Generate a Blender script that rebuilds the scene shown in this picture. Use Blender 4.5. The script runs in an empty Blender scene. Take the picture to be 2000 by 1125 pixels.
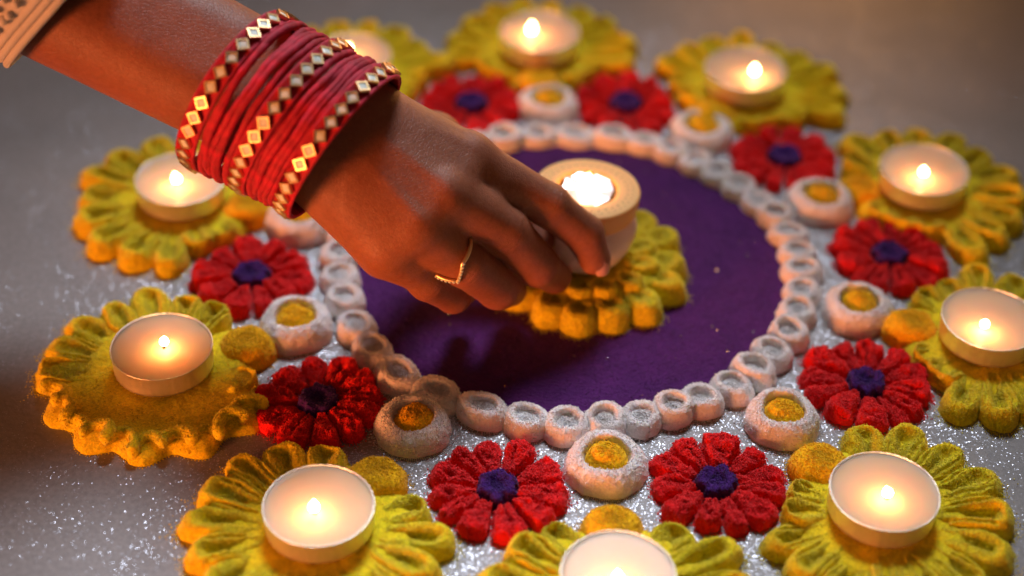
import bpy, math, random
import numpy as np
from mathutils import Vector, Matrix
R = math.radians
random.seed(7); rng = np.random.default_rng(7)
scene = bpy.context.scene
col = scene.collection
S = 0.01                                   # everything below is written in centimetres

# ------------------------------------------------------------------ camera
cam_d = bpy.data.cameras.new('camera'); cam = bpy.data.objects.new('camera', cam_d); col.objects.link(cam)
cam_d.sensor_width = 36.0; cam_d.lens = 36.0 * 3319.3 / 2000.0
cam_d.clip_start = 0.05; cam_d.clip_end = 50
PITCH, YAW, ROLL = 0.691865, -0.015308, 0.031154
fwd = Vector((math.sin(YAW)*math.cos(PITCH), math.cos(YAW)*math.cos(PITCH), -math.sin(PITCH)))
rt = Vector((math.cos(YAW), -math.sin(YAW), 0)); up = rt.cross(fwd)
r2 = math.cos(ROLL)*rt + math.sin(ROLL)*up; u2 = -math.sin(ROLL)*rt + math.cos(ROLL)*up
M = Matrix((r2, u2, -fwd)).transposed().to_4x4(); M.translation = Vector((0, -57.0065, 43.6544))*S
cam.matrix_world = M
cam_d.dof.use_dof = True; cam_d.dof.focus_distance = 0.612; cam_d.dof.aperture_fstop = 3.4
scene.camera = cam

# ------------------------------------------------------------------ light
world = bpy.data.worlds.new('World'); scene.world = world; world.use_nodes = True
bg = world.node_tree.nodes['Background']; bg.inputs[0].default_value = (0.60, 0.34, 0.20, 1); bg.inputs[1].default_value = 0.13
def aim(o, loc, tgt):
    o.location = Vector(loc)*S
    o.rotation_euler = (Vector(tgt)-Vector(loc)).to_track_quat('-Z', 'Y').to_euler()
def spot(name, loc, tgt, power, color, size, cone, blend):
    d = bpy.data.lights.new(name, 'SPOT'); d.energy = power; d.color = color; d.shadow_soft_size = size*S
    d.spot_size = R(cone); d.spot_blend = blend
    o = bpy.data.objects.new(name, d); col.objects.link(o); aim(o, loc, tgt); return o
def area(name, loc, tgt, power, color, size):
    d = bpy.data.lights.new(name, 'AREA'); d.energy = power; d.color = color; d.size = size*S; d.shape = 'DISK'
    o = bpy.data.objects.new(name, d); col.objects.link(o); aim(o, loc, tgt); return o
spot('overhead_lamp', (0, 73, 128), (-5, -24, 0), 138, (0.88, 0.90, 1.0), 28, 25.5, 1.0)
spot('added_warm_backlight', (28, 95, 18), (2, 10, 1), 9, (1.0, 0.42, 0.12), 12, 40, 1.0)  # added light out of view, warms the far floor and petals
spot('warm_lamp', (-95, -105, 11), (0, -9, 3), 185, (1.0, 0.28, 0.085), 26, 28, 1.0)
scene.view_settings.view_transform = 'Standard'; scene.view_settings.look = 'None'
scene.view_settings.exposure = .2; scene.view_settings.gamma = 1
scene.cycles.use_denoising = True
scene.cycles.sample_clamp_indirect = 6

# ------------------------------------------------------------------ materials
class NT:
    def __init__(s, name):
        s.m = bpy.data.materials.new(name); s.m.use_nodes = True; s.t = s.m.node_tree
        s.b = s.t.nodes['Principled BSDF']; s.out = s.t.nodes['Material Output']
    def n(s, typ, **kw):
        x = s.t.nodes.new(typ)
        for k, v in kw.items():
            if k in x.inputs: x.inputs[k].default_value = v
            else: setattr(x, k, v)
        return x
    def l(s, a, b): s.t.links.new(a, b)
    def co(s):
        if not hasattr(s, '_c'): s._c = s.n('ShaderNodeTexCoord')
        return s._c.outputs['Object']
    def noise(s, scale, detail=3, rough=.55):
        x = s.n('ShaderNodeTexNoise'); x.inputs['Scale'].default_value = scale/S; x.inputs['Detail'].default_value = detail
        x.inputs['Roughness'].default_value = rough; s.l(s.co(), x.inputs['Vector']); return x.outputs['Fac']
    def vor(s, scale, feat='F1'):
        x = s.n('ShaderNodeTexVoronoi'); x.feature = feat; x.inputs['Scale'].default_value = scale/S; s.l(s.co(), x.inputs['Vector']); return x
    def ramp(s, src, stops):
        x = s.n('ShaderNodeValToRGB'); e = x.color_ramp.elements
        while len(e) < len(stops): e.new(.5)
        for i, (p, c) in enumerate(stops): e[i].position = p; e[i].color = (*c, 1) if len(c) == 3 else c
        s.l(src, x.inputs['Fac']); return x.outputs['Color']
    def mix(s, fac, a, b, mode='MIX'):
        x = s.n('ShaderNodeMix'); x.data_type = 'RGBA'; x.blend_type = mode
        for i, v in ((0, fac), (6, a), (7, b)):
            if hasattr(v, 'links'): s.l(v, x.inputs[i])
            else: x.inputs[i].default_value = v if i == 0 else (*v, 1)
        return x.outputs[2]
    def bump(s, src, dist, strength=1.0):
        x = s.n('ShaderNodeBump'); x.inputs['Distance'].default_value = dist*S; x.inputs['Strength'].default_value = strength
        s.l(src, x.inputs['Height']); return x.outputs['Normal']

def powder(name, c1, c2, grain=16, glit=0.0, sss=0.0, lo=.78, hi=1.16):
    k = NT(name)
    v = k.vor(grain)
    sep = k.n('ShaderNodeSeparateColor'); k.l(v.outputs['Color'], sep.inputs[0])
    big = k.noise(.9, 4)
    c = k.mix(k.ramp(big, [(.35, (0, 0, 0)), (.68, (1, 1, 1))]), c1, c2)
    g = k.ramp(sep.outputs[0], [(0, (lo,)*3), (1, (hi,)*3)])
    c = k.mix(1.0, c, g, 'MULTIPLY')
    k.l(c, k.b.inputs['Base Color']); k.b.inputs['Roughness'].default_value = .95
    k.b.inputs['Specular IOR Level'].default_value = .15
    k.b.inputs['Sheen Weight'].default_value = .12; k.b.inputs['Sheen Roughness'].default_value = .5
    if sss:
        k.b.inputs['Subsurface Weight'].default_value = sss; k.b.inputs['Subsurface Scale'].default_value = .0025
        k.b.inputs['Subsurface Radius'].default_value = (1, .6, .4)
    n = k.bump(k.noise(13, 5, .75), .035, .8)
    if glit:
        v2 = k.vor(13); s2 = k.n('ShaderNodeSeparateColor'); k.l(v2.outputs['Color'], s2.inputs[0])
        gl = k.n('ShaderNodeBsdfGlossy'); gl.inputs['Roughness'].default_value = .22; gl.inputs['Color'].default_value = (.95, .95, 1, 1)
        a = k.n('ShaderNodeVectorMath', operation='SUBTRACT'); k.l(v2.outputs['Color'], a.inputs[0]); a.inputs[1].default_value = (.5, .5, .5)
        b = k.n('ShaderNodeVectorMath', operation='SCALE'); k.l(a.outputs[0], b.inputs[0]); b.inputs['Scale'].default_value = 1.5
        ge = k.n('ShaderNodeNewGeometry')
        d = k.n('ShaderNodeVectorMath', operation='ADD'); k.l(b.outputs[0], d.inputs[0]); k.l(ge.outputs['Normal'], d.inputs[1])
        e = k.n('ShaderNodeVectorMath', operation='NORMALIZE'); k.l(d.outputs[0], e.inputs[0]); k.l(e.outputs[0], gl.inputs['Normal'])
        f = k.n('ShaderNodeMath', operation='GREATER_THAN'); k.l(s2.outputs[1], f.inputs[0]); f.inputs[1].default_value = 1-glit
        m = k.n('ShaderNodeMixShader'); k.l(f.outputs[0], m.inputs[0]); k.l(k.b.outputs[0], m.inputs[1]); k.l(gl.outputs[0], m.inputs[2])
        k.l(m.outputs[0], k.out.inputs['Surface'])
    k.l(n, k.b.inputs['Normal'])
    return k.m
M_yel = powder('yellow_powder', (.92, .68, .012), (.84, .69, .014), sss=.45)
M_ball = powder('golden_powder', (.94, .58, .005), (.90, .48, .004))
M_red = powder('red_powder', (.90, .012, .014), (.84, .008, .012), sss=.15, lo=.88, hi=1.12)
M_white = powder('white_powder', (.90, .86, .84), (.87, .84, .82), sss=.4, lo=.92, hi=1.06)
M_pur = powder('purple_powder', (.088, .011, .125), (.070, .009, .105), grain=20, glit=.0015)
M_pur2 = powder('violet_powder', (.060, .010, .16), (.05, .008, .13))

def simple(name, color, rough=.5, metal=0, spec=.5, **kw):
    k = NT(name); b = k.b.inputs
    b['Base Color'].default_value = (*color, 1); b['Roughness'].default_value = rough; b['Metallic'].default_value = metal; b['Specular IOR Level'].default_value = spec
    for a, v in kw.items(): b[a.replace('_', ' ')].default_value = v
    return k
def m_floor():
    k = NT('silver_glitter_floor')
    big = k.noise(.12, 5); c = k.ramp(big, [(.3, (.17, .165, .16)), (.7, (.235, .226, .218))])
    f = k.ramp(k.noise(5, 4), [(.3, (.8,)*3), (.7, (1.15,)*3)])
    c = k.mix(1.0, c, f, 'MULTIPLY')
    k.l(c, k.b.inputs['Base Color']); k.b.inputs['Roughness'].default_value = .5; k.b.inputs['Specular IOR Level'].default_value = .55
    v = k.vor(30); sp = k.n('ShaderNodeSeparateColor'); k.l(v.outputs['Color'], sp.inputs[0])
    a = k.n('ShaderNodeVectorMath', operation='SUBTRACT'); k.l(v.outputs['Color'], a.inputs[0]); a.inputs[1].default_value = (.5, .5, .5)
    b = k.n('ShaderNodeVectorMath', operation='SCALE'); k.l(a.outputs[0], b.inputs[0]); b.inputs['Scale'].default_value = .5
    ge = k.n('ShaderNodeNewGeometry')
    d = k.n('ShaderNodeVectorMath', operation='ADD'); k.l(b.outputs[0], d.inputs[0]); k.l(ge.outputs['Normal'], d.inputs[1])
    e = k.n('ShaderNodeVectorMath', operation='NORMALIZE'); k.l(d.outputs[0], e.inputs[0])
    gl = k.n('ShaderNodeBsdfGlossy'); gl.inputs['Roughness'].default_value = .36; gl.inputs['Color'].default_value = (.42, .45, .50, 1); k.l(e.outputs[0], gl.inputs['Normal'])
    cl = k.noise(.35, 4); ad = k.n('ShaderNodeMath', operation='MULTIPLY_ADD'); k.l(cl, ad.inputs[0]); ad.inputs[1].default_value = .16
    # the glitter powder was strewn under the pattern and thins out beyond it
    dc = k.n('ShaderNodeVectorMath', operation='DISTANCE'); k.l(k.co(), dc.inputs[0]); dc.inputs[1].default_value = (1.6*S, -3.0*S, 0)
    mr = k.n('ShaderNodeMapRange'); k.l(dc.outputs['Value'], mr.inputs['Value']); mr.inputs['From Min'].default_value = 15*S; mr.inputs['From Max'].default_value = 21*S; mr.inputs['To Min'].default_value = 0; mr.inputs['To Max'].default_value = -.105
    a2 = k.n('ShaderNodeMath', operation='ADD'); k.l(sp.outputs[2], a2.inputs[0]); k.l(mr.outputs[0], a2.inputs[1]); k.l(a2.outputs[0], ad.inputs[2])
    g = k.n('ShaderNodeMath', operation='GREATER_THAN'); k.l(ad.outputs[0], g.inputs[0]); g.inputs[1].default_value = .96
    m = k.n('ShaderNodeMixShader'); k.l(g.outputs[0], m.inputs[0]); k.l(k.b.outputs[0], m.inputs[1]); k.l(gl.outputs[0], m.inputs[2])
    k.l(m.outputs[0], k.out.inputs['Surface'])
    k.l(k.bump(k.noise(9, 4), .014, .7), k.b.inputs['Normal'])
    return k.m
M_floor = m_floor()
k = simple('candle_wax', (.80, .57, .38), .16, 0, .06, Subsurface_Weight=1.0, Subsurface_Scale=.014); k.b.inputs['Subsurface Radius'].default_value = (1, .62, .4)
M_wax = k.m
k = simple('aluminium_cup', (.86, .82, .70), .38, .85)
k.l(k.bump(k.noise(3, 2), .03, .6), k.b.inputs['Normal']); M_cup = k.m
M_wick = simple('charred_wick', (.03, .02, .015), .9).m
def emis(name, c, s):
    k = NT(name); e = k.n('ShaderNodeEmission'); e.inputs[0].default_value = (*c, 1); e.inputs[1].default_value = s
    k.l(e.outputs[0], k.out.inputs['Surface']); return k.m
M_flame = emis('candle_flame', (1, .48, .16), 80)
M_flame2 = emis('diya_flame', (1, .42, .11), 24)
def _ax(a, b):
    d = Vector(b)-Vector(a); d.normalize(); return tuple(d)
_i = ((-2.55, -6.0, 7.45), (.5, -5.9, 5.4), (1.9, -5.65, 3.95), (2.36, -5.82, 2.88)); _m = ((-3.42, -8.1, 7.35), (-1.11, -7.28, 5.2), (.12, -6.80, 3.25))
_r = ((-4.32, -9.2, 6.75), (-2.54, -8.74, 4.6), (-1.43, -7.7, 2.7)); _p = ((-5.29, -9.6, 6.0), (-3.84, -9.0, 4.0), (-2.95, -8.05, 2.6))
CREASES = [(_i[1], _ax(_i[0], _i[2]), 1.2), (_i[2], _ax(_i[1], _i[3]), .95), (_m[1], _ax(_m[0], _m[2]), 1.3), (_r[1], _ax(_r[0], _r[2]), 1.2), (_p[1], _ax(_p[0], _p[2]), 1.0)]
def m_skin():
    k = NT('brown_skin')
    big = k.noise(.45, 4)
    c = k.ramp(big, [(.3, (.205, .058, .026)), (.7, (.30, .094, .044))])
    c = k.mix(.35, c, k.ramp(k.noise(6, 4), [(.3, (.18, .060, .030)), (.7, (.35, .135, .072))]))
    k.l(c, k.b.inputs['Base Color']); i = k.b.inputs
    i['Roughness'].default_value = .52; i['Specular IOR Level'].default_value = .42
    i['Subsurface Weight'].default_value = .4; i['Subsurface Scale'].default_value = .007; i['Subsurface Radius'].default_value = (1, .3, .12)
    v = k.vor(7, 'DISTANCE_TO_EDGE')
    cr = k.ramp(v.outputs['Distance'], [(0, (0, 0, 0)), (.09, (1, 1, 1))])
    h = k.mix(.5, cr, k.noise(14, 5))
    n1 = k.bump(h, .016, .7)
    wr_ = (-8.9, -6.35, 9.55); tot = None
    wob = k.noise(1.6, 3)
    for J, A, rad in CREASES:                     # folds across the finger joints
        su = k.n('ShaderNodeVectorMath', operation='SUBTRACT'); k.l(k.co(), su.inputs[0]); su.inputs[1].default_value = [(J[q]-wr_[q])*S for q in range(3)]
        do = k.n('ShaderNodeVectorMath', operation='DOT_PRODUCT'); k.l(su.outputs[0], do.inputs[0]); do.inputs[1].default_value = A
        ln = k.n('ShaderNodeVectorMath', operation='LENGTH'); k.l(su.outputs[0], ln.inputs[0])
        def mm(op, a_, b_=None, c_=None):
            x = k.n('ShaderNodeMath', operation=op)
            for q, v_ in enumerate((a_, b_, c_)):
                if v_ is None: continue
                if hasattr(v_, 'links'): k.l(v_, x.inputs[q])
                else: x.inputs[q].default_value = v_
            return x.outputs[0]
        ph = mm('MULTIPLY_ADD', do.outputs['Value'], 30/S, mm('MULTIPLY', wob, 9.0))
        wv = mm('POWER', mm('MULTIPLY_ADD', mm('SINE', ph), .5, .5), 3.0)
        near = mm('MAXIMUM', mm('SUBTRACT', 1.0, mm('DIVIDE', mm('ABSOLUTE', do.outputs['Value']), rad*S*.42)), 0.0)
        rr = mm('LESS_THAN', ln.outputs['Value'], rad*S*1.25)
        t_ = mm('MULTIPLY', mm('MULTIPLY', wv, near), rr)
        tot = t_ if tot is None else mm('ADD', tot, t_)
    bp = k.n('ShaderNodeBump'); bp.invert = True; bp.inputs['Distance'].default_value = .02*S; bp.inputs['Strength'].default_value = .45
    k.l(tot, bp.inputs['Height']); k.l(n1, bp.inputs['Normal'])
    k.l(bp.outputs['Normal'], i['Normal'])
    return k.m
M_skin = m_skin()
M_nail = simple('fingernail', (.62, .30, .22), .25, Subsurface_Weight=.3, Subsurface_Scale=.002).m
def m_velvet():
    k = NT('crimson_velvet')
    c = k.ramp(k.noise(2.5, 4), [(.3, (.22, .0006, .013)), (.7, (.52, .001, .032))])
    k.l(c, k.b.inputs['Base Color']); i = k.b.inputs
    i['Roughness'].default_value = .75; i['Sheen Weight'].default_value = .06; i['Sheen Roughness'].default_value = .35; i['Sheen Tint'].default_value = (1, .15, .25, 1)
    k.l(k.bump(k.noise(12, 4), .03, .7), i['Normal']); return k.m
M_velvet = m_velvet()
M_gold = simple('polished_gold', (.80, .58, .30), .38, 1.0).m
M_silver = simple('mirror_glass', (.60, .68, .62), .36, .0).m
M_foil = simple('foil', (.92, .86, .84), .28, .7).m
k = simple('painted_clay', (.84, .64, .56), .7, Subsurface_Weight=.2, Subsurface_Scale=.003)
k.l(k.bump(k.noise(4, 5), .03, .6), k.b.inputs['Normal']); M_clay = k.m
k = simple('flame_lit_clay', (.86, .48, .17), .7, Subsurface_Weight=.25, Subsurface_Scale=.004)  # cream clay with the flame's orange light put into the rim colour
k.l(k.bump(k.noise(4, 5), .03, .6), k.b.inputs['Normal']); M_clay_lit = k.m
M_mark = simple('dark_paint', (.18, .05, .02), .8).m
k = simple('cream_crochet', (.50, .50, .50), .9); k.b.inputs['Sheen Weight'].default_value = .3
k.l(k.bump(k.noise(6, 5), .05, .8), k.b.inputs['Normal']); M_lace = k.m

# ------------------------------------------------------------------ mesh helpers
def make_mesh(name, verts, faces, mats, smooth=True, fmat=None):
    """faces: list of int arrays (n,3) or (n,4); verts in cm"""
    me = bpy.data.meshes.new(name)
    v = np.asarray(verts, np.float32)*S
    me.vertices.add(len(v)); me.vertices.foreach_set('co', v.ravel())
    loops = np.concatenate([f.ravel() for f in faces]).astype(np.int32)
    sizes = np.concatenate([np.full(len(f), f.shape[1]) for f in faces])
    starts = np.concatenate([[0], np.cumsum(sizes)[:-1]]).astype(np.int32)
    me.loops.add(len(loops)); me.loops.foreach_set('vertex_index', loops)
    me.polygons.add(len(sizes)); me.polygons.foreach_set('loop_start', starts)
    me.polygons.foreach_set('use_smooth', np.full(len(sizes), bool(smooth)))
    if fmat is not None: me.polygons.foreach_set('material_index', np.asarray(fmat, np.int32))
    for m in (mats if isinstance(mats, (list, tuple)) else [mats]): me.materials.append(m)
    me.update(calc_edges=True); me.validate()
    return me
def link(name, me, parent=None, loc=None, rotz=0, label=None, cat=None, group=None, kind=None):
    o = bpy.data.objects.new(name, me); col.objects.link(o)
    if parent is not None: o.parent = parent
    if loc is not None: o.location = Vector(loc)*S
    o.rotation_euler[2] = rotz
    for k_, v_ in (('label', label), ('category', cat), ('group', group), ('kind', kind)):
        if v_: o[k_] = v_
    return o
class Acc:
    """collects pieces (verts, faces)"""
    def __init__(s): s.v = []; s.f = []; s.n = 0
    def add(s, v, faces):
        s.v.append(np.asarray(v, float)); s.f += [np.asarray(f) + s.n for f in faces]; s.n += len(v)
    def mesh(s, name, mat, smooth=True): return make_mesh(name, np.concatenate(s.v), s.f, mat, smooth)

_perm = np.random.default_rng(3).random(1 << 16)
def vnoise(P, freq, seed=0):
    """smooth value noise, -1..1"""
    q = np.asarray(P, float)*freq + 137.31 + seed*7.77
    i = np.floor(q).astype(np.int64); f = q-i; f = f*f*(3-2*f)
    out = 0
    for dx in (0, 1):
        for dy in (0, 1):
            for dz in (0, 1):
                h = ((i[:, 0]+dx)*73856093 ^ (i[:, 1]+dy)*19349663 ^ (i[:, 2]+dz)*83492791 ^ (seed*2654435)) & 0xffff
                w = (f[:, 0] if dx else 1-f[:, 0])*(f[:, 1] if dy else 1-f[:, 1])*(f[:, 2] if dz else 1-f[:, 2])
                out = out + _perm[h]*w
    return out*2-1
def fbm(P, freq, oct=3, seed=0):
    s = 0; a = 1; t = 0
    for o in range(oct): s = s + a*vnoise(P, freq*2**o, seed+o*11); t += a; a *= .5
    return s/t
TET = np.array([(1, 1, 1), (1, -1, -1), (-1, 1, -1), (-1, -1, 1)], float)/1.7
TETF = np.array([(0, 1, 2), (0, 3, 1), (0, 2, 3), (1, 3, 2)])
def grains(acc, P, size, g):
    """tiny powder grains at points P"""
    n = len(P)
    if n == 0: return
    q = g.normal(size=(n, 4)); q /= np.linalg.norm(q, axis=1)[:, None]
    w, x, y, z = q.T
    Rm = np.stack([1-2*(y*y+z*z), 2*(x*y-z*w), 2*(x*z+y*w), 2*(x*y+z*w), 1-2*(x*x+z*z), 2*(y*z-x*w), 2*(x*z-y*w), 2*(y*z+x*w), 1-2*(x*x+y*y)], 1).reshape(n, 3, 3)
    s = size*(.6+.9*g.random(n))
    V = np.einsum('nij,kj->nki', Rm, TET)*s[:, None, None] + P[:, None, :]
    F = (TETF[None] + 4*np.arange(n)[:, None, None]).reshape(-1, 3)
    acc.add(V.reshape(-1, 3), [F])
def mound(acc, outl, prof, nt, nr, c=(0, 0), seed=0, edge=.05, lump=.06, lumpf=2.2, grain=.009, fuzz=0, fsize=.022, rho0=.0):
    """a heap of powder: outl(theta)->(x,y) outline, prof(rho, theta)->height"""
    g = np.random.default_rng(seed)
    th = np.linspace(0, 2*math.pi, nt, endpoint=False)
    rho = 1-(1-np.linspace(.06, 1, nr))**1.25
    ox, oy = outl(th)
    T, Q = np.meshgrid(th, rho)
    X = c[0]+Q*(ox-c[0]); Y = c[1]+Q*(oy-c[1]); Z = prof(Q, T)*np.ones_like(Q)
    P = np.stack([X.ravel(), Y.ravel(), Z.ravel()], 1)
    P3 = P + np.array([seed*3.1 % 97, seed*1.7 % 89, 0])
    env = np.clip(P[:, 2]/.3, 0, 1)
    nl = fbm(P3, lumpf, 3, seed % 50)
    P[:, 2] += lump*nl*env
    dx = fbm(P3, lumpf*1.3, 2, 5+seed % 50); dy = fbm(P3, lumpf*1.3, 2, 9+seed % 50)
    P[:, 0] += edge*dx*2; P[:, 1] += edge*dy*2
    P += g.normal(size=P.shape)*grain
    P[:, 2] = np.maximum(P[:, 2], -.02)
    P[-nt:, 2] = -.03
    cen = P[:nt].mean(0)[None]
    V = np.concatenate([P, cen])
    a = np.arange(nt); b = (a+1) % nt
    F = [np.stack([a+i*nt, a+(i+1)*nt, b+(i+1)*nt, b+i*nt], 1) for i in range(nr-1)]
    acc.add(V, F + [np.stack([a, b, np.full(nt, nr*nt)], 1)])
    if fuzz:
        fuzz = int(fuzz*1.5); fsize = fsize*1.35
        idx = g.integers(0, nt*nr, fuzz)
        G = P[idx] + g.normal(size=(fuzz, 3))*fsize*.5; G[:, 2] += fsize*.25
        G = G[G[:, 2] > .0]
        # loose grains fallen round the foot
        m = fuzz//4; t2 = g.integers(0, nt, m); k2 = 1.01+g.exponential(.07, m)*(ox.max()-ox.min() < 6)
        L = np.stack([c[0]+(ox[t2]-c[0])*k2, c[1]+(oy[t2]-c[1])*k2, np.full(m, .012)], 1)
        grains(acc, np.concatenate([G, L]), fsize, g)
def dome(q, a0=.55, e=.62):
    return np.clip(1-(np.clip((q-a0)/(1-a0), 0, 1))**2, 0, 1)**e
def sstep(a, b, x):
    t = np.clip((x-a)/(b-a), 0, 1); return t*t*(3-2*t)
def lathe(acc, prof, n=48, wob=None):
    prof = np.array(prof, float); a = np.linspace(0, 2*math.pi, n, endpoint=False)
    r = prof[:, 0][:, None]; z = prof[:, 1][:, None]
    k_ = 1 if wob is None else wob(a)[None]
    V = np.stack([r*k_*np.cos(a), r*k_*np.sin(a), z+0*a], 2).reshape(-1, 3)
    i = np.arange(n); j = (i+1) % n
    acc.add(V, [np.stack([i+q*n, j+q*n, j+(q+1)*n, i+(q+1)*n], 1) for q in range(len(prof)-1)])
def tube(acc, pts, rad, n=8, closed=False):
    pts = np.array(pts, float); m = len(pts); rad = np.broadcast_to(rad, (m,))
    if closed: tg = np.roll(pts, -1, 0)-np.roll(pts, 1, 0)
    else: tg = np.gradient(pts, axis=0)
    tg /= np.linalg.norm(tg, axis=1)[:, None]
    ref = np.array([0, 0, 1.0]) if abs(tg[0, 2]) < .9 else np.array([1.0, 0, 0])
    V = []; e = ref
    for i in range(m):
        e = e-tg[i]*e.dot(tg[i]); e /= np.linalg.norm(e); f = np.cross(tg[i], e)
        a = np.linspace(0, 2*math.pi, n, endpoint=False)
        V.append(pts[i]+rad[i]*(np.cos(a)[:, None]*e+np.sin(a)[:, None]*f))
    i = np.arange(n); j = (i+1) % n
    F = [np.stack([i+q*n, j+q*n, j+((q+1) % m)*n, i+((q+1) % m)*n], 1) for q in range(m if closed else m-1)]
    if not closed:
        F += [np.stack([i[1:-1]*0, j[1:-1], i[1:-1]], 1), np.stack([i[1:-1]*0, i[1:-1], j[1:-1]], 1)+(m-1)*n]
    acc.add(np.concatenate(V), F)

# ------------------------------------------------------------------ floor
a = Acc()
gx = np.linspace(-220, 220, 111)
X, Y = np.meshgrid(gx, gx+60); 
P = np.stack([X.ravel(), Y.ravel(), 0*X.ravel()], 1)
n_ = 111; i, j = np.meshgrid(np.arange(n_-1), np.arange(n_-1)); q = (j*n_+i).ravel()
link('floor', make_mesh('floor', P, [np.stack([q, q+1, q+n_+1, q+n_], 1)], M_floor), kind='structure')

# ------------------------------------------------------------------ purple disc
CX, CY = 1.565, -3.008
CEN = np.array([CX, CY])
a = Acc()
mound(a, lambda t: (8.78*np.cos(t), 8.78*np.sin(t)), lambda q, t: .13*(1-q**60), 560, 190, seed=4, edge=.02, lump=.02, lumpf=3, grain=.008, fuzz=26000, fsize=.016)
link('powder_disc', a.mesh('powder_disc', M_pur), loc=(CX, CY, 0.004), label='flat disc of deep purple powder inside the ring of small white cups', cat='powder disc')

# ------------------------------------------------------------------ small white cups
ring_pts = """-110.1 9.32 -99.6 9.36 -90.7 9.40 -81.7 9.14 -73.4 9.2 -65.5 9.14 -57.8 9.16 -48.9 9.25 -40.9 9.20 -32.7 9.18
-24.1 9.30 -15.4 9.27 -7.6 9.36 0.6 9.36 8.2 9.40 16.0 9.43 23.6 9.4 30.8 9.25 38.6 9.21 46.6 9.21 54.1 9.2 62.1 9.33 70.0 9.4
78.7 9.3 89.2 9.2 99.8 9.2 109.5 9.26 118.5 9.3 127.5 9.3 136.5 9.3 145.5 9.35 154.5 9.4 163 9.4 172.2 9.45
-179.5 9.42 -170.8 9.36 -162 9.36 -152 9.42 -143.5 9.46 -132.7 9.55 -121.8 9.4"""
rp = np.array(ring_pts.split(), float).reshape(-1, 2)
order = sorted(range(len(rp)), key=lambda i: (-90.7-rp[i, 0]) % 360)
ORD = ['', 'first', 'second', 'third', 'fourth', 'fifth', 'sixth', 'seventh', 'eighth', 'ninth', 'tenth', 'eleventh', 'twelfth', 'thirteenth', 'fourteenth', 'fifteenth', 'sixteenth', 'seventeenth', 'eighteenth', 'nineteenth', 'twentieth']
_o = np.argsort(rp[:, 0]); _a = rp[_o, 0]; _g = (np.roll(_a, -1)-_a) % 360; spc = np.zeros(len(rp)); spc[_o] = np.minimum((_g+np.roll(_g, 1))/2*math.pi/180*9.3, 1.75)
for rank, idx in enumerate(order):
    ang, rad = R(rp[idx, 0]), rp[idx, 1]
    g = np.random.default_rng(100+idx)
    ra, rb = .84+.03*g.normal(), .5*spc[idx]*1.24+.01*g.normal()      # radial, tangential
    hh = .62+.06*g.normal(); cr = .49+.05*g.random(); off = g.normal(size=2)*.06; dep = .36+.08*g.random()
    near = rad*math.sin(ang)+CY < 4
    def outl(t, ra=ra, rb=rb, s=idx): k_ = 1+.035*np.sin(2*t+s)+.025*np.sin(3*t+2*s); return ra*np.cos(t)*k_, rb*np.sin(t)*k_
    def prof(q, t, hh=hh, cr=cr, dep=dep, s=idx):
        tilt = 1+.06*np.cos(t+s)
        outer = hh*tilt*dome(q, .66, .55)
        return outer - (hh-dep)*(1-sstep(cr-.09, cr+.05, q))
    a = Acc(); mound(a, outl, prof, 84 if near else 48, 30 if near else 18, c=off, seed=100+idx, edge=.025, lump=.03, lumpf=2.5, grain=.008, fuzz=900 if near else 250, fsize=.02)
    p_ = CEN + rad*np.array([math.cos(ang), math.sin(ang)])
    if rank == 0: lb = 'small white powder cup lowest in the ring edging the purple disc'
    elif rank <= 20: lb = 'small white powder cup, %s clockwise from the lowest one round the purple disc' % ORD[rank]
    else: lb = 'small white powder cup, %s anticlockwise from the lowest one round the purple disc' % ORD[len(rp)-rank]
    link('powder_cup', a.mesh('powder_cup', M_white), loc=(*p_, 0), rotz=ang, label=lb, cat='powder cup', group='small white powder cups round the purple disc')

# ------------------------------------------------------------------ white rings with yellow yolk
PLACE = ['at the top centre', 'at the upper right', 'at the right, above the middle', 'nearest the right edge', 'at the lower right',
         'at the bottom centre', 'at the lower left', 'at the left, below the middle', 'at the left, below the bangles', 'behind the hand and bangles']
eggs = [(0.37, 8.58), (7.33, 6.99), (12.18, 1.96), (12.94, -5.1), (9.4, -11.54), (2.9, -14.24), (-4.13, -12.7), (-9.09, -7.46), (-9.75, -.75), (-6.14, 5.9)]
for k_, (x, y) in enumerate(eggs):
    g = np.random.default_rng(300+k_); near = y < 5
    ro = 1.47+.04*g.normal(); hh = .85+.04*g.normal(); ri = .50
    root = link('ringed_mound', None, loc=(x, y, 0), rotz=g.random()*6, label='white powder ring holding a golden yellow mound, %s' % PLACE[k_], cat='powder ring', group='white powder rings with yellow middles')
    a = Acc()
    mound(a, lambda t: (ro*np.cos(t)*(1+.03*np.sin(2*t+k_)), ro*np.sin(t)*(1+.03*np.sin(3*t+k_))),
          lambda q, t: hh*dome(q, .60, .55)*(1-.06*np.cos(t*2+k_)) - (hh-.22)*(1-sstep(ri-.05, ri+.09, q)), 130 if near else 64, 40 if near else 20, seed=300+k_, edge=.03, lump=.035, grain=.008, fuzz=2600 if near else 500, fsize=.02)
    link('ring', a.mesh('ring', M_white), root)
    a = Acc(); yr = .73+.04*g.random()
    mound(a, lambda t: (yr*np.cos(t)*(1+.06*np.sin(3*t+k_)), yr*np.sin(t)*(1+.06*np.cos(2*t))), lambda q, t: .54+.38*(1-q**3), 60, 16, seed=330+k_, edge=.02, lump=.10, lumpf=3, grain=.009, fuzz=700 if near else 150, fsize=.02)
    link('yolk', a.mesh('yolk', M_ball), root, loc=(g.normal()*.04, g.normal()*.04, 0))

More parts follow.
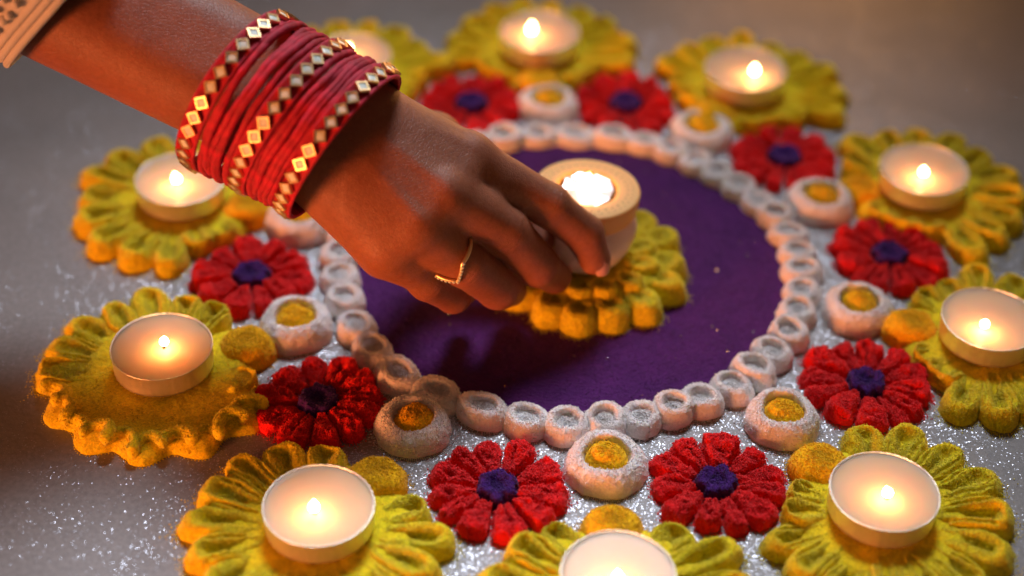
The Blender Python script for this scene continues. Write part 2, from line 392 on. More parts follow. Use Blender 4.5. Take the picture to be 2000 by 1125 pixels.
# ------------------------------------------------------------------ red flowers
reds = {0: (3.98, 8.99), 1: (10.95, 5.17), 2: (14.68, -1.53), 3: (12.74, -9.43), 4: (6.77, -14.97), 5: (-.92, -15.67), 6: (-7.69, -11.65), 7: (-11.28, -4.55), 8: (-9.7, 3.3), 9: (-3.15, 8.48)}
RPL = ['right of the top centre', 'at the upper right', 'at the right, above the middle', 'at the right, below the middle', 'right of the bottom centre',
       'left of the bottom centre', 'at the lower left', 'at the left, above the lower left one', 'hidden behind the bangles', 'left of the top centre, beside the knuckles']
for k_, (x, y) in reds.items():
    g = np.random.default_rng(400+k_); near = y < 2
    root = link('red_flower', None, loc=(x, y, 0), rotz=g.random()*6, label='scarlet powder flower with a purple middle, %s' % RPL[k_], cat='powder flower', group='red powder flowers')
    npet = 11 if k_ in (5, 6, 7) else 12 if k_ != 4 else 11
    base = 0
    wts = .7+.6*g.random(npet); wts *= 2*math.pi/wts.sum(); cs = np.cumsum(wts)
    for i in range(npet):
        w = wts[i]*.5-.022-.035*g.random(); L1 = 2.42+.12*g.normal()*.6; L0 = .72; hh = .52+.07*g.normal(); am = cs[i]-wts[i]/2
        ex = 5.5
        def outl(t, w=w, L0=L0, L1=L1):
            cxm = (L0+L1)/2; u = np.cos(t); v = np.sin(t)
            m = (np.abs(u)**ex+np.abs(v)**ex)**(-1/ex); u, v = u*m, v*m       # rounded square
            rr = cxm+u*(L1-L0)/2; rr = rr-.10*(v**2)*(u > 0)*(u); ang = v*w
            return rr*np.cos(ang), rr*np.sin(ang)
        slit = g.random() < .55; sd = .3+.25*g.random(); sp = .25*g.normal()*.5
        def prof(q, t, hh=hh, slit=slit, sd=sd, w=w, sp=sp):
            z = hh*dome(q, .70, .6)*(.88+.12*np.cos(t))
            if slit:
                v = q*np.sin(t)-sp; u = q*np.cos(t)
                z = z-hh*sd*1.3*np.exp(-(v/.16)**2)*sstep(.75, .1, u)*(q < .97)
            return z
        a = Acc(); mound(a, outl, prof, 76 if near else 40, 26 if near else 14, c=((L0+L1)/2, 0), seed=1000+40*k_+i, edge=.045, lump=.21, lumpf=3.0, grain=.016, fuzz=1000 if near else 200, fsize=.024)
        link('petal', a.mesh('petal', M_red), root, rotz=am)
    a = Acc(); ns = g.integers(6, 9)
    mound(a, lambda t: ((.72+.17*np.abs(np.sin(t*ns/2+.3)))*np.cos(t), (.72+.17*np.abs(np.sin(t*ns/2+.3)))*np.sin(t)), lambda q, t: .56*(1-sstep(.7, 1, q)**1.5)-.16*(1-sstep(.1, .6, q)), 72, 20, seed=450+k_, edge=.05, lump=.07, lumpf=3, grain=.009, fuzz=900 if near else 150, fsize=.02)
    link('flower_centre', a.mesh('flower_centre', M_pur2), root)

# ------------------------------------------------------------------ yellow flowers and tea lights
cands = [(-.12, 13.05), (9.48, 10.45), (16.6, 2.97), (17.67, -6.84), (12.33, -16.22), (3.17, -20.43), (-6.86, -17.97), (-13.63, -10.36), (-14.87, .12), (-8.85, 10.3)]
flames = [(-.54, 12.56), (9.79, 9.76), (16.41, 2.28), (17.24, -7.5), (12.38, -16.6), (3.15, -20.91), (-6.95, -18.4), (-13.49, -10.45), (-14.88, -.39), (-9.0, 10.2)]
balls = {0: (-.05, 10.35), 1: (8.0, 8.35), 2: (13.95, 2.7), 3: (14.85, -6.2), 4: (10.5, -14.0), 5: (3.08, -17.39), 6: (-5.16, -15.57), 7: (-10.75, -8.9), 8: (-12.1, -.3), 9: (-7.7, 8.0)}
YPL = ['at the top centre', 'at the upper right', 'at the right, above the middle', 'cut by the right edge', 'at the lower right corner',
       'cut by the bottom edge', 'at the lower left', 'at the left with a ruffled orange crest', 'at the left below the bangles', 'at the top left behind the bangles']
def teardrop(L0, L1, w0, w1):
    def f(t):
        u = np.cos(t); x = (L0+L1)/2+u*(L1-L0)/2; s = (u+1)/2
        ww = w0+(w1-w0)*s**.9
        sn = np.sin(t); y = ww*np.sign(sn)*np.abs(sn)**.8
        return x, y
    return f
for k_, (x, y) in enumerate(cands):
    g = np.random.default_rng(600+k_); near = y < 4
    bx, by = balls[k_]; inw = math.atan2(by-y, bx-x)
    root = link('yellow_flower', None, loc=(x, y, 0), label='yellow powder flower under a tea light, %s' % YPL[k_], cat='powder flower', group='yellow powder flowers')
    def bedr(t):
        if k_ != 7: return 3.3+0*t
        u = (t+math.pi) % (2*math.pi)           # wavy skirt under the ruffled side
        m = sstep(.05, .25, u)*sstep(math.pi-.12, math.pi-.3, u) if False else sstep(.12, .3, u)*(1-sstep(2.75, 2.95, u))
        return 3.3+m*(1.22+.27*np.sin(u*13))
    a = Acc(); mound(a, lambda t: (bedr(t)*np.cos(t), bedr(t)*np.sin(t)), lambda q, t: .49*dome(q, .80, .6), 260 if k_ == 7 else 110, 44 if k_ == 7 else 34, seed=640+k_, edge=.05, lump=.05, grain=.009, fuzz=1500 if near else 300)
    link('bed', a.mesh('bed', M_yel), root)
    npet = 14 if k_ != 7 else 15; gap = R(27)
    span = 2*math.pi-2*gap
    wts = .85+.3*g.random(npet); wts *= span/wts.sum(); cs = inw+gap+np.cumsum(wts)
    for i in range(npet):
        am = cs[i]-wts[i]/2; L1 = 4.72+.16*g.normal(); w1 = 4.1*math.sin(wts[i]/2)*1.22; hh = .78+.07*g.normal()
        wv = math.sin(am) < -.1 and k_ == 7        # the ruffled side of one flower
        for rx_, ry_ in reds.values():          # stay clear of the red flowers
            while L1 > 3.0 and math.hypot(x+(L1-.55)*math.cos(am)-rx_, y+(L1-.55)*math.sin(am)-ry_) < 3.12: L1 -= .05
        if wv and -2.95 < (am+math.pi) % (2*math.pi)-math.pi < -.28: continue
        f0 = teardrop(1.55, L1, .46, w1)
        ph = g.random()*6
        def outl(t, f0=f0, wv=wv, ph=ph):
            xx, yy = f0(t)
            if wv: xx = xx+.26*np.sin(t*4+ph)*.5*(np.cos(t) > 0)*np.cos(t)
            return xx, yy
        tr = .33+.22*g.random(); off2 = .3*g.normal()*.5; second = g.random() < .5
        def prof(q, t, hh=hh, tr=tr, wv=wv, off2=off2, second=second):
            u = q*np.cos(t); v = q*np.sin(t)
            base = hh*(.62+.38*sstep(-1, .7, u))
            if wv:
                pk = np.exp(-((q-.83)/.075)**2)*sstep(-.1, .4, np.cos(t))*(.8+.3*np.sin(t*4+ph))
                return (hh*(.50+.12*sstep(-1, 1, u)) + .40*pk)*dome(q, .72, .7)
            edge = dome(q, .66, .6)
            trough = np.exp(-((v-off2*.25)/.26)**2)*sstep(-.9, -.2, u)*(1-sstep(.45, .72, u))
            z = base*(1-tr*1.15*trough)*edge
            if second: z = z-base*.22*np.exp(-((np.abs(v-off2*.25)-.55)/.09)**2)*(1-sstep(.3, .7, u))*edge
            return z
        a = Acc(); mound(a, outl, prof, 110 if near else 56, 32 if near else 18, c=(3.2, 0), seed=2000+40*k_+i, edge=.05, lump=.08, lumpf=1.5, grain=.007, fuzz=1500 if near else 250, fsize=.021)
        link('petal', a.mesh('petal', M_yel), root, rotz=am)
    if k_ == 7:                                  # the ruffle: a squiggled crest along the outer edge
        us = np.linspace(.2, 2.85, 420); pts = []
        for u in us:
            rr = 4.0+.36*math.sin(u*26)*(.8+.3*math.sin(u*5+1)) + .08*math.sin(u*9); ph = u-math.pi+.05*math.cos(u*26)
            pts.append((rr*math.cos(ph), rr*math.sin(ph), .60+.10*math.sin(u*11+.5)+.05*math.sin(u*26+1)))
        a = Acc(); tube(a, pts, np.array([.20+.03*math.sin(u*17) for u in us])*np.clip(np.minimum(us-.2, 2.85-us)/.08, .1, 1), 14)
        V = a.v[0]; V[:, 2] = np.where(V[:, 2] < .6, .6-(.6-V[:, 2])*2.4, V[:, 2])
        V += .05*np.stack([fbm(V, 2.5, 3, q_) for q_ in (1, 2, 3)], 1)+np.random.default_rng(8).normal(size=V.shape)*.008; a.v[0] = V
        g2 = np.random.default_rng(12); grains(a, V[g2.integers(0, len(V), 9000)]+g2.normal(size=(9000, 3))*.015, .028, g2)
        link('crest', a.mesh('crest', M_yel), root)
    a = Acc(); mound(a, lambda t: (1.12*np.cos(t), 1.05*np.sin(t)), lambda q, t: .88*np.sqrt(np.clip(1-q**3.2, 0, 1))*(1-.12*np.exp(-((q*np.cos(t)-.2)/.3)**2-((q*np.sin(t))/.3)**2)), 80, 26, seed=680+k_, edge=.04, lump=.09, lumpf=1.5, grain=.008, fuzz=1500 if near else 250, fsize=.021)
    link('ball', a.mesh('ball', M_ball), root, loc=(bx-x, by-y, 0))

    # tea light
    t = link('tea_light', None, loc=(x, y, .64), rotz=g.random()*6, label='lit tea light on the yellow flower %s' % YPL[k_], cat='candle', group='lit tea lights')
    if k_ == 7: t['label'] = 'lit tea light with liquid wax on the ruffled yellow flower at the left'
    t.scale = (1, 1, .87)
    a = Acc(); lathe(a, [(0, 0), (1.78, 0), (1.84, .03), (1.84, .15), (1.86, .95), (1.885, 1.0), (1.885, 1.03), (1.86, 1.04), (1.845, 1.02), (1.84, .85)], 120, lambda q: 1+.005*np.sin(q*40)+.004*np.sin(q*3+k_))
    link('metal_cup', a.mesh('metal_cup', M_cup), t)
    a = Acc(); lathe(a, [(1.838, .80), (1.836, 1.0), (1.80, .99), (1.6, .98), (1.2, .975), (.5, .975), (.12, .985), (0, .99)], 64)
    link('wax', a.mesh('wax', M_wax), t)
    ci, si = math.cos(-t.rotation_euler[2]), math.sin(-t.rotation_euler[2])
    dx, dy = flames[k_][0]-x, flames[k_][1]-y; fx, fy = dx*ci-dy*si, dx*si+dy*ci
    a = Acc(); tube(a, [(fx*.8, fy*.8, .9), (fx*.82, fy*.82, 1.12), (fx*.9, fy*.9, 1.28), (fx, fy, 1.36)], [.07, .065, .06, .045], 8)
    wk = link('wick', a.mesh('wick', M_wick), t)
    a = Acc(); hgt = .48+.22*g.random()
    lathe(a, [(0, 0), (.10, .02), (.175, .10), (.205, .22), (.19, .38), (.13, .56), (.06, .74), (0, .88)], 20)
    fo = link('flame', a.mesh('flame', M_flame), t, loc=(fx, fy, 1.24)); fo.scale = (.85, .85, hgt*1.05); fo.rotation_euler = (g.normal()*.12, g.normal()*.12, 0)

# ------------------------------------------------------------------ central flower and diya
FC = (2.2, -3.22)
root = link('centre_flower', None, loc=(*FC, 0.13), label='scalloped yellow powder flower in the middle of the purple disc', cat='powder flower')
a = Acc(); mound(a, lambda t: (3.2*np.cos(t), 3.2*np.sin(t)), lambda q, t: .80*(1-sstep(.80, 1, q)), 120, 30, seed=701, edge=.05, lump=.05, fuzz=2500)
link('bed', a.mesh('bed', M_yel), root)
for ringn, (n, rm, wl, ln, h0) in enumerate([(15, 3.2, .80, .95, .84), (13, 2.15, .68, .85, 1.02)]):
    for i in range(n):
        g = np.random.default_rng(720+40*ringn+i)
        am = 2*math.pi*(i+.5*ringn)/n+g.normal()*.03; rr = rm+g.normal()*.07
        l2 = ln+.05*g.normal(); w2 = wl+.03*g.normal()
        a = Acc(); mound(a, lambda t: (l2*np.cos(t), w2*np.sin(t)), lambda q, t: h0*dome(q, .62, .55)*(1+.08*np.cos(t))-.17*(1-sstep(.1, .55, q)), 72, 22, seed=760+40*ringn+i, edge=.03, lump=.05, lumpf=2.5, grain=.008, fuzz=1300, fsize=.021)
        link('petal', a.mesh('petal', M_yel), root, loc=(rr*math.cos(am), rr*math.sin(am), 0), rotz=am)

DL = (1.93, -3.16, 1.12)
dy_ = link('diya', None, loc=DL, label='lit round cream clay lamp with a flared rim held by the fingers', cat='oil lamp')
dy_.scale = (1.05, 1.05, 1.02)
dy_.rotation_euler = (R(-2), R(1.5), 0)
a = Acc()
lathe(a, [(0, 0), (1.45, 0), (1.58, .12), (1.82, .6), (1.98, 1.1), (2.0, 1.4), (1.93, 1.72), (1.80, 1.92), (1.76, 2.0)], 72, lambda q: 1+.006*np.sin(3*q))
link('body', a.mesh('body', M_clay), dy_)
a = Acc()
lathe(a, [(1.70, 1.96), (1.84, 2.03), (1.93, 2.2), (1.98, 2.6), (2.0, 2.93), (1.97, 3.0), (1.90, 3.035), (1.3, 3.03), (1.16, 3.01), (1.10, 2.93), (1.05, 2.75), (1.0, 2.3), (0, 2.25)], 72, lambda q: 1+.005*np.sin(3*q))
link('rim', a.mesh('rim', M_clay_lit), dy_)
a = Acc()
for rr, n, s in ((1.52, 34, .030), (1.72, 40, .022)):
    for i in range(n):
        q = 2*math.pi*i/n; P = np.array([(rr*math.cos(q), rr*math.sin(q), 3.035)])
        lath = Acc(); lathe(lath, [(0, .012), (s*.7, .010), (s, -.01)], 8)
        a.add(lath.v[0]+P, lath.f)
link('dotted_border', a.mesh('dotted_border', M_mark), dy_)
a = Acc(); gg = np.random.default_rng(5)         # crumpled foil bowl
n = 15; V = []
for (r_, z_) in ((1.03, 2.98), (.93, 2.86), (.75, 2.74), (.5, 2.66), (.22, 2.62)):
    for i in range(n):
        q = 2*math.pi*(i+.5*len(V))/n; V.append((r_*math.cos(q)*(1+.05*gg.normal()), r_*math.sin(q)*(1+.05*gg.normal()), z_+.05*gg.normal()))
V = np.array(V); i = np.arange(n); j = (i+1) % n
F = []
for q in range(4): F += [np.stack([i+q*n, j+q*n, j+(q+1)*n], 1), np.stack([i+q*n, j+(q+1)*n, i+(q+1)*n], 1)]
V = np.concatenate([V, [(0, 0, 2.62)]]); F.append(np.stack([i+4*n, j+4*n, np.full(n, 5*n)], 1)); a.add(V, F)
link('foil_bowl', a.mesh('foil_bowl', M_foil, False), dy_)
a = Acc(); tube(a, [(.0, .1, 2.6), (.02, .12, 2.95)], [.07, .05], 8); link('wick', a.mesh('wick', M_wick), dy_)
a = Acc(); lathe(a, [(0, 0), (.2, .03), (.33, .14), (.38, .28), (.33, .45), (.20, .62), (.08, .80), (0, .9)], 24)
link('flame', a.mesh('flame', M_flame2), dy_, loc=(.02, .12, 2.78))

# ------------------------------------------------------------------ the hand: one continuous surface
def rc(P, a, b, ra, rb):
    a = np.asarray(a, np.float32); b = np.asarray(b, np.float32); ab = b-a; L2 = float(ab@ab)
    t = np.clip(((P-a)@ab)/L2, 0, 1)
    return np.sqrt(((P-a-t[..., None]*ab)**2).sum(-1)) - (ra+(rb-ra)*t)
def smin(a, b, k):
    h = np.clip(.5+.5*(b-a)/k, 0, 1); return b+(a-b)*h-k*h*(1-h)
A3 = np.array
wr = A3((-8.9, -6.35, 9.55)); ac = A3((.57, .74, .33)); ac /= np.linalg.norm(ac); nr_ = A3((.17, -.50, .82)); nr_ /= np.linalg.norm(nr_)
fd = A3((-.905, .245, .345)); fd /= np.linalg.norm(fd)
el = wr+fd*24
iM, iP, iD, iT = A3((-2.55, -6.0, 7.45)), A3((.5, -5.9, 5.4)), A3((1.9, -5.65, 3.95)), A3((2.36, -5.82, 2.88))
mM, mP, mD, mT = A3((-3.42, -8.1, 7.35)), A3((-1.11, -7.28, 5.2)), A3((.12, -6.80, 3.25)), A3((.85, -5.75, 1.85))
rM, rP, rD, rT = A3((-4.32, -9.2, 6.75)), A3((-2.50, -8.62, 4.62)), A3((-1.28, -7.62, 2.75)), A3((-.85, -6.6, 1.8))
pM, pP, pD, pT = A3((-5.29, -9.6, 6.0)), A3((-3.84, -9.0, 4.0)), A3((-2.95, -8.05, 2.6)), A3((-2.62, -6.95, 1.9))
tC, tM, tI, tT = A3((-6.7, -5.3, 8.2)), A3((-4.1, -2.3, 5.65)), A3((-1.2, -3.3, 4.05)), A3((.12, -4.75, 2.85))
w2 = wr-fd*1.6
lp = lambda a_, b_, t_: a_*(1-t_)+b_*t_
palm = [(wr+ac*.75, el+ac*.7, 1.78, 2.5, .6), (wr-ac*.75, el-ac*.7, 1.72, 2.45, .6),
        (wr+ac*.85, w2+ac*.95, 1.72, 1.6, .6), (wr-ac*.80, w2-ac*1.0, 1.68, 1.55, .6),
        (w2+ac*1.0, iM, 1.45, .92, .7), (w2+ac*.3, mM, 1.45, .90, .5), (w2-ac*.4, rM, 1.42, .86, .5), (w2-ac*1.1, pM, 1.42, .80, .5),
        (w2+ac*.65+nr_*.12, (iM+mM)/2+nr_*.02, 1.42, .90, .8), (w2-ac*.05+nr_*.12, (rM+mM)/2+nr_*.02, 1.42, .86, .8), (w2-ac*.75+nr_*.08, (rM+pM)/2+nr_*.02, 1.42, .80, .8),
        (iM-nr_*.5, mM-nr_*.5, .75, .75, .5), (mM-nr_*.5, rM-nr_*.5, .75, .7, .5), (rM-nr_*.4, pM-nr_*.5, .7, .62, .5),
        (tC-nr_*.2, tM, 1.35, 1.02, .8), (tC*.5+iM*.5-nr_*.9, w2-nr_*.5, .9, 1.1, .6),
        (w2-ac*1.2-nr_*.7, pM-nr_*.7, 1.25, .75, .7)]
knuck = [(iM+nr_*.14, .82), (mM+nr_*.18, .78), (rM+nr_*.08, .74), (pM+nr_*.06, .66)]
palm += [(lp(iM, iP, .46)-nr_*.15, lp(mM, mP, .42)-nr_*.15, .62, .66, .5), (lp(mM, mP, .40)-nr_*.12, lp(rM, rP, .42)-nr_*.12, .62, .60, .5), (lp(rM, rP, .42)-nr_*.12, lp(pM, pP, .42)-nr_*.12, .58, .54, .5)]
fingers = [[(iM, iP, .90, .82), (iP, iD, .81, .74), (iD, iT, .74, .63)],
           [(mM, mP, .96, .93), (mP, mD, .91, .84), (mD, mT, .82, .68)],
           [(rM, rP, .88, .84), (rP, rD, .86, .84), (rD, rT, .82, .66)],
           [(pM, pP, .76, .66), (pP, pD, .70, .66), (pD, pT, .64, .54)],
           [(tM, tI, .92, .80), (tI, tT, .80, .70)]]
def sdf(P):
    lo, hi = P.reshape(-1, 3).min(0), P.reshape(-1, 3).max(0)
    def far(a_, b_, r_): 
        mn = np.minimum(a_, b_)-r_-1.2; mx = np.maximum(a_, b_)+r_+1.2
        return np.any(mn > hi) or np.any(mx < lo)
    d = np.full(P.shape[:-1], 3.0, np.float32)
    for (a_, b_, ra, rb, kk) in palm:
        if not far(a_, b_, max(ra, rb)): d = smin(d, rc(P, a_, b_, ra, rb), kk)
    for c_, r_ in knuck:
        if not far(c_, c_, r_): d = smin(d, np.sqrt(((P-c_.astype(np.float32))**2).sum(-1))-r_, .3)
    # extensor tendons and a vein
    for m_, s_ in ((iM, .75), (mM, .25), (rM, -.3)):
        a_ = w2+ac*s_+nr_*1.30; b_ = m_+nr_*.84
        if not far(a_, b_, .2): d = smin(d, rc(P, a_, b_, .20, .16), .28)
    out = d
    for n_f, f in enumerate(fingers):
        fd_ = np.full(P.shape[:-1], 3.0, np.float32); any_ = False
        for (a_, b_, ra, rb) in f:
            if far(a_, b_, max(ra, rb)): continue
            any_ = True
            fd_ = smin(fd_, rc(P, a_, b_, ra, rb), .22)
        if any_: out = smin(out, smin(d, fd_, .75 if n_f == 4 else .5), .06)
    # creases over finger joints
    return out
def surface_nets(lo, hi, h):
    nx, ny, nz = [int(math.ceil((hi[i]-lo[i])/h))+1 for i in range(3)]
    D = np.empty((nx, ny, nz), np.float32)
    ys = lo[1]+h*np.arange(ny); zs = lo[2]+h*np.arange(nz)
    B = 20
    for x0 in range(0, nx, B):
        for y0 in range(0, ny, B):
            for z0 in range(0, nz, B):
                xs = lo[0]+h*np.arange(x0, min(nx, x0+B)); yy = ys[y0:y0+B]; zz = zs[z0:z0+B]
                P = np.stack(np.meshgrid(xs, yy, zz, indexing='ij'), -1).astype(np.float32)
                D[x0:x0+len(xs), y0:y0+len(yy), z0:z0+len(zz)] = sdf(P)
    Sg = D < 0
    c = np.zeros((nx-1, ny-1, nz-1), int)
    cor = [(i, j, k) for i in (0, 1) for j in (0, 1) for k in (0, 1)]
    for (i, j, k) in cor: c += Sg[i:nx-1+i, j:ny-1+j, k:nz-1+k]
    act = (c > 0) & (c < 8); I = np.argwhere(act); idm = -np.ones(act.shape, np.int64); idm[act] = np.arange(len(I))
    acc_ = np.zeros((len(I), 3)); cnt = np.zeros(len(I))
    for a_ in range(8):
        for b_ in range(a_+1, 8):
            ca, cb = np.array(cor[a_]), np.array(cor[b_])
            if np.abs(ca-cb).sum() != 1: continue
            da = D[tuple((I+ca).T)]; db = D[tuple((I+cb).T)]; m = (da < 0) != (db < 0)
            t = da[m]/(da[m]-db[m]); acc_[m] += ca+t[:, None]*(cb-ca); cnt[m] += 1
    V = np.array(lo)+h*(I+acc_/cnt[:, None])
    F = []
    for ax in range(3):
        o1, o2 = [(1, 2), (2, 0), (0, 1)][ax]
        sl0 = [slice(None)]*3; sl1 = [slice(None)]*3; sl0[ax] = slice(0, -1); sl1[ax] = slice(1, None)
        s0, s1 = Sg[tuple(sl0)], Sg[tuple(sl1)]
        E_ = np.argwhere(s0 != s1); fl = s0[tuple(E_.T)]
        ok = (E_[:, o1] > 0) & (E_[:, o2] > 0) & (E_[:, o1] < D.shape[o1]-1) & (E_[:, o2] < D.shape[o2]-1); E_ = E_[ok]; fl = fl[ok]
        def idx(d1, d2):
            q = E_.copy(); q[:, o1] -= d1; q[:, o2] -= d2; return idm[tuple(q.T)]
        Q = np.stack([idx(1, 1), idx(0, 1), idx(0, 0), idx(1, 0)], 1)
        Q[~fl] = Q[~fl][:, ::-1]; F.append(Q)
    return V, [np.concatenate(F)]
V, F = surface_nets((-26.5, -12.2, .4), (3.6, 3.8, 20.0), .09)
V = V + 0.018*fbm(V, 1.1, 3, 3)[:, None]*nr_
person = link('person', None, loc=(wr[0], wr[1], wr[2]), label="person's right forearm and hand reaching in from the upper left to set down the lamp", cat='person')
def rel(v, o): return np.asarray(v, float)-np.asarray(o, float)
link('body', make_mesh('body', rel(V, wr), F, M_skin), person)
# fingernail: a thin curved plate on the dorsal side of the index tip
def nail(center, along, dors, L, Wd, th=.05):
    along = along/np.linalg.norm(along); dors = dors-along*dors.dot(along); dors /= np.linalg.norm(dors); sd = np.cross(along, dors)
    a = Acc(); n1, n2 = 13, 13
    V = []
    for lay in (0, 1):
        for i in range(n1):
            for j in range(n2):
                u = -1+2*i/(n1-1); v = -1+2*j/(n2-1); uu = u*math.sqrt(1-v*v*.35); vv = v*math.sqrt(1-u*u*.25)
                V.append(center+along*uu*L/2+sd*vv*Wd/2+dors*(-.26*vv*vv*Wd-.06*uu*uu-lay*th))
    F = []
    for i in range(n1-1):
        for j in range(n2-1):
            q = i*n2+j; F.append((q, q+n2, q+n2+1, q+1)); F.append((q+169, q+170, q+170+n2, q+169+n2))
    for i in range(n1-1):
        for (q0, q1) in ((i, i+1), (i+n2*(n1-1)+1, i+n2*(n1-1))): F.append((q0, q1, q1+169, q0+169))
        for (q0, q1) in (((i+1)*n2, i*n2), (i*n2+n2-1, (i+1)*n2+n2-1)): F.append((q0, q1, q1+169, q0+169))
    a.add(np.array(V), [np.array(F)]); return a
dn = A3((.66, -.70, .28)); al = A3((.22, -.10, -1))
a = nail(iT+dn/np.linalg.norm(dn)*.655+A3((0, 0, -.12)), al, dn, .95, .80)
a.v = [rel(q, wr) for q in a.v]; link('fingernail', a.mesh('fingernail', M_nail), person)

# sleeve
sc = wr+fd*8.8+A3((0, 0, .1)); sax = A3((-.80, .20, .70)); sax /= np.linalg.norm(sax)
e1 = np.cross(sax, A3((0, 0, 1.0))); e1 /= np.linalg.norm(e1); e2 = np.cross(sax, e1)
def sleeve_pt(s, q, r_, fold=.12):
    return sc-wr+sax*s+(r_+fold*math.sin(3*q+1)+.06*math.sin(7*q+s))*(math.cos(q)*e1+math.sin(q)*e2)
a = Acc(); nq, nsl = 220, 70; V = []
for i in range(nsl):
    s = i*.16
    for j in range(nq):
        q = 2*math.pi*j/nq; w = 0
        w = .10*abs(math.sin(q*24+.5*math.sin(s*3)))*abs(math.sin(s*3.4+.6*math.sin(q*11))) if s > .7 else 0
        V.append(sleeve_pt(s, q, 3.3+.05*s+w))
i = np.arange(nq); j = (i+1) % nq
a.add(np.array(V), [np.stack([i+q*nq, j+q*nq, j+(q+1)*nq, i+(q+1)*nq], 1) for q in range(nsl-1)])
V2 = [sleeve_pt(s*.8, 2*math.pi*j_/nq, 3.18) for s in range(12) for j_ in range(nq)]
a.add(np.array(V2), [np.stack([i+q*nq, i+(q+1)*nq, j+(q+1)*nq, j+q*nq], 1) for q in range(11)])
link('sleeve', a.mesh('sleeve', M_lace), person)
a = Acc()
for s in (0.0, .28, .56): tube(a, [sleeve_pt(s, 2*math.pi*q/160, 3.28) for q in range(160)], .15, 10, True)
link('hem', a.mesh('hem', M_lace), person)
a = Acc(); g = np.random.default_rng(9)             # crochet knots
for row in range(26):
    for q in range(46):
        s = .95+row*.36; qq = 2*math.pi*(q+.5*(row % 2)+.25*g.normal()*.6)/46
        c_ = sleeve_pt(s+.05*g.normal(), qq, 3.46+.05*s); rr = .14+.05*g.random()
        l_ = Acc(); lathe(l_, [(0, -rr), (rr*.8, -rr*.6), (rr, 0), (rr*.8, rr*.6), (0, rr)], 7); a.add(l_.v[0]+c_, l_.f)
link('crochet_knots', a.mesh('crochet_knots', M_lace), person, kind='stuff')

# ------------------------------------------------------------------ bangles
def frame(az, elv):
    ax = A3((math.cos(elv)*math.cos(az), math.cos(elv)*math.sin(az), math.sin(elv)))
    e1 = np.cross(ax, A3((0, 0, 1.0))); e1 /= np.linalg.norm(e1); return ax, e1, np.cross(ax, e1)
GB = [((-10.609, -6.589, 10.358), 2.702, .363, 4.945, -.189, 'nearest the elbow'), ((-8.726, -7.18, 9.761), 2.697, .428, 4.836, -.184, 'in the middle of the stack'), ((-7.095, -7.567, 9.102), 2.687, .439, 4.973, -.183, 'nearest the hand')]
def empty_frame(name, c, ax, e1, e2, **kw):
    o = link(name, None, **kw)
    m = Matrix((Vector(e1), Vector(e2), Vector(np.cross(e1, e2)))).transposed().to_4x4(); m.translation = Vector(c)*S; o.matrix_world = m; return o
# one stone, built once: x = along band direction (diagonal), z = outwards
def stone_meshes():
    h = .203; a = Acc()
    def sq(s, z): return [(-s, 0, z), (0, -s, z), (s, 0, z), (0, s, z)]
    d = h*1.414
    V = np.array(sq(d, 0)+sq(d*1.02, .10)+sq(d*.97, .16)+sq(d*.76, .16)+sq(d*.70, .10))
    i = np.arange(4); j = (i+1) % 4
    a.add(V, [np.stack([i+4*q, j+4*q, j+4*q+4, i+4*q+4], 1) for q in range(4)])
    b = Acc(); V = np.array(sq(d*.715, .11)+sq(d*.45, .135)); b.add(V, [np.stack([i, j, j+4, i+4], 1), np.array([(4, 5, 6, 7)])])
    return a.mesh('stone', M_gold, False), b.mesh('mirror', M_silver, False)
ST, MI = stone_meshes()
for bi, (c, az, elv, t0, dt, pl) in enumerate(GB):
    ax, e1, e2 = frame(az, elv)
    root = empty_frame('mirror_bangle', c, ax, e1, e2, label='crimson velvet bangle studded with square mirrors, %s' % pl, cat='bangle', group='mirror studded bangles')
    bz = np.cross(e1, e2); sgn = 1
    a = Acc(); n = 180; q = np.linspace(0, 2*math.pi, n, endpoint=False)
    prof = [(3.02, -.36), (3.08, -.40), (3.16, -.39), (3.19, -.31), (3.13, -.25), (3.11, 0), (3.13, .25), (3.19, .31), (3.16, .39), (3.08, .40), (3.02, .36), (2.99, 0), (3.02, -.36)]
    lathe(a, prof, n, lambda q: 1+.004*np.sin(5*q+bi)+.002*np.sin(23*q))
    link('band', a.mesh('band', M_velvet), root)
    n = 34
    for i in range(n):
        t = t0+dt*i if i < 100 else 0
        t = t0 + dt*i*(2*math.pi/n/abs(dt) if False else 1)
        if i*abs(dt) > 2*math.pi-.12: break
        r_ = A3((math.cos(t), math.sin(t), 0)); tg = A3((-math.sin(t), math.cos(t), 0)); zz = A3((0, 0, 1.0))
        jit = random.gauss(0, .10); tl = random.gauss(0, .05)
        m = Matrix((Vector(tg), Vector(zz), Vector(-np.cross(zz, tg)) if False else Vector(r_))).transposed()
        m = (m @ Matrix.Rotation(jit, 3, 'Z') @ Matrix.Rotation(tl, 3, 'X') @ Matrix.Rotation(random.gauss(0, .06), 3, 'Y')).to_4x4(); m.translation = Vector(r_*3.14)*S
        o = link('stone', ST, root); o.matrix_local = m
        p_ = link('mirror', MI, o)
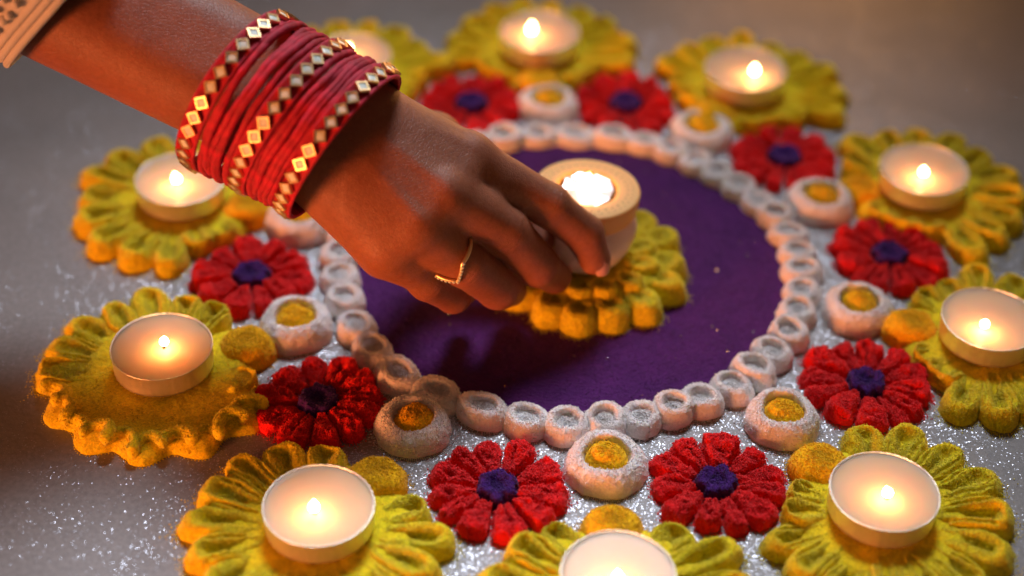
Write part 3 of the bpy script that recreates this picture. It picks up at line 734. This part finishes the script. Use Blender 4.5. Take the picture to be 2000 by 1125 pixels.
# plain velvet bangles
def lerp(a_, b_, t): return np.asarray(a_)*(1-t)+np.asarray(b_)*t
plain = [(0, t) for t in (.245, .34, .435, .53, .625, .72)] + [(1, t) for t in (.245, .34, .435, .53, .625, .72)]
names = ['first', 'second', 'third', 'fourth', 'fifth', 'sixth']
for i, (b, t) in enumerate(plain):
    A_, B_ = GB[b], GB[b+1]
    c = lerp(A_[0], B_[0], t)+A3((0, 0, -.02+.05*random.gauss(0, 1))); az = A_[1]*(1-t)+B_[1]*t+random.gauss(0, .02); elv = A_[2]*(1-t)+B_[2]*t+random.gauss(0, .02)
    ax, e1, e2 = frame(az, elv)
    root_label = 'plain crimson velvet bangle, %s from the %s mirror bangle towards the hand' % (names[i % 6], ['elbow side', 'middle'][b])
    a = Acc(); n = 150; ph = random.random()*6
    pts = []; rr = []
    for q in np.linspace(0, 2*math.pi, n, endpoint=False):
        rad = 3.05+.03*math.sin(ph*5)+.03*math.sin(3*q+ph)+.012*math.sin(17*q+ph)
        pts.append((rad*math.cos(q), rad*math.sin(q), .05*math.sin(2*q+ph)+.02*math.sin(9*q+ph*2))); rr.append(.142+.01*math.sin(7*q+ph)+.008*math.sin(37*q))
    tube(a, pts, np.array(rr), 12, True)
    o = link('plain_bangle', a.mesh('plain_bangle', M_velvet), label=root_label, cat='bangle', group='plain velvet bangles')
    m = Matrix((Vector(e1), Vector(e2), Vector(np.cross(e1, e2)))).transposed().to_4x4(); m.translation = Vector(c)*S; o.matrix_world = m

# ------------------------------------------------------------------ finger ring
rcn = rM*.24+rP*.76; rax = (rP-rM)/np.linalg.norm(rP-rM)
tc_ = A3((-.15, -.80, .60))-ac*.75; e1 = tc_-rax*tc_.dot(rax); e1 /= np.linalg.norm(e1); e2 = np.cross(rax, e1)
root = link('finger_ring', None, loc=tuple(rcn), label='thin gold ring with a pointed row of tiny stones on the ring finger', cat='ring')
a = Acc(); rr_ = .945
def vpt(q, o=0):   # the front dips to a point towards the fingertip
    dip = .50*max(0, 1-abs(q-.0)/.7)-.1
    return rr_*(math.cos(q)*e1+math.sin(q)*e2)+rax*(dip+o)
tube(a, [vpt(math.atan2(math.sin(t_), math.cos(t_))) for t_ in np.linspace(0, 2*math.pi, 90, endpoint=False)], .075, 10, True)
link('band', a.mesh('band', M_gold), root)
for s_ in range(-6, 7):
    l_ = Acc(); r3 = .07; lathe(l_, [(0, -r3), (r3, 0), (r3*.6, r3*.6), (0, r3*.7)], 6)
    a = Acc(); q = s_*.12; a.add(l_.v[0]+vpt(q)*1.0+(math.cos(q)*e1+math.sin(q)*e2)*.07, l_.f)
    link('gem', a.mesh('gem', M_silver, False), root)
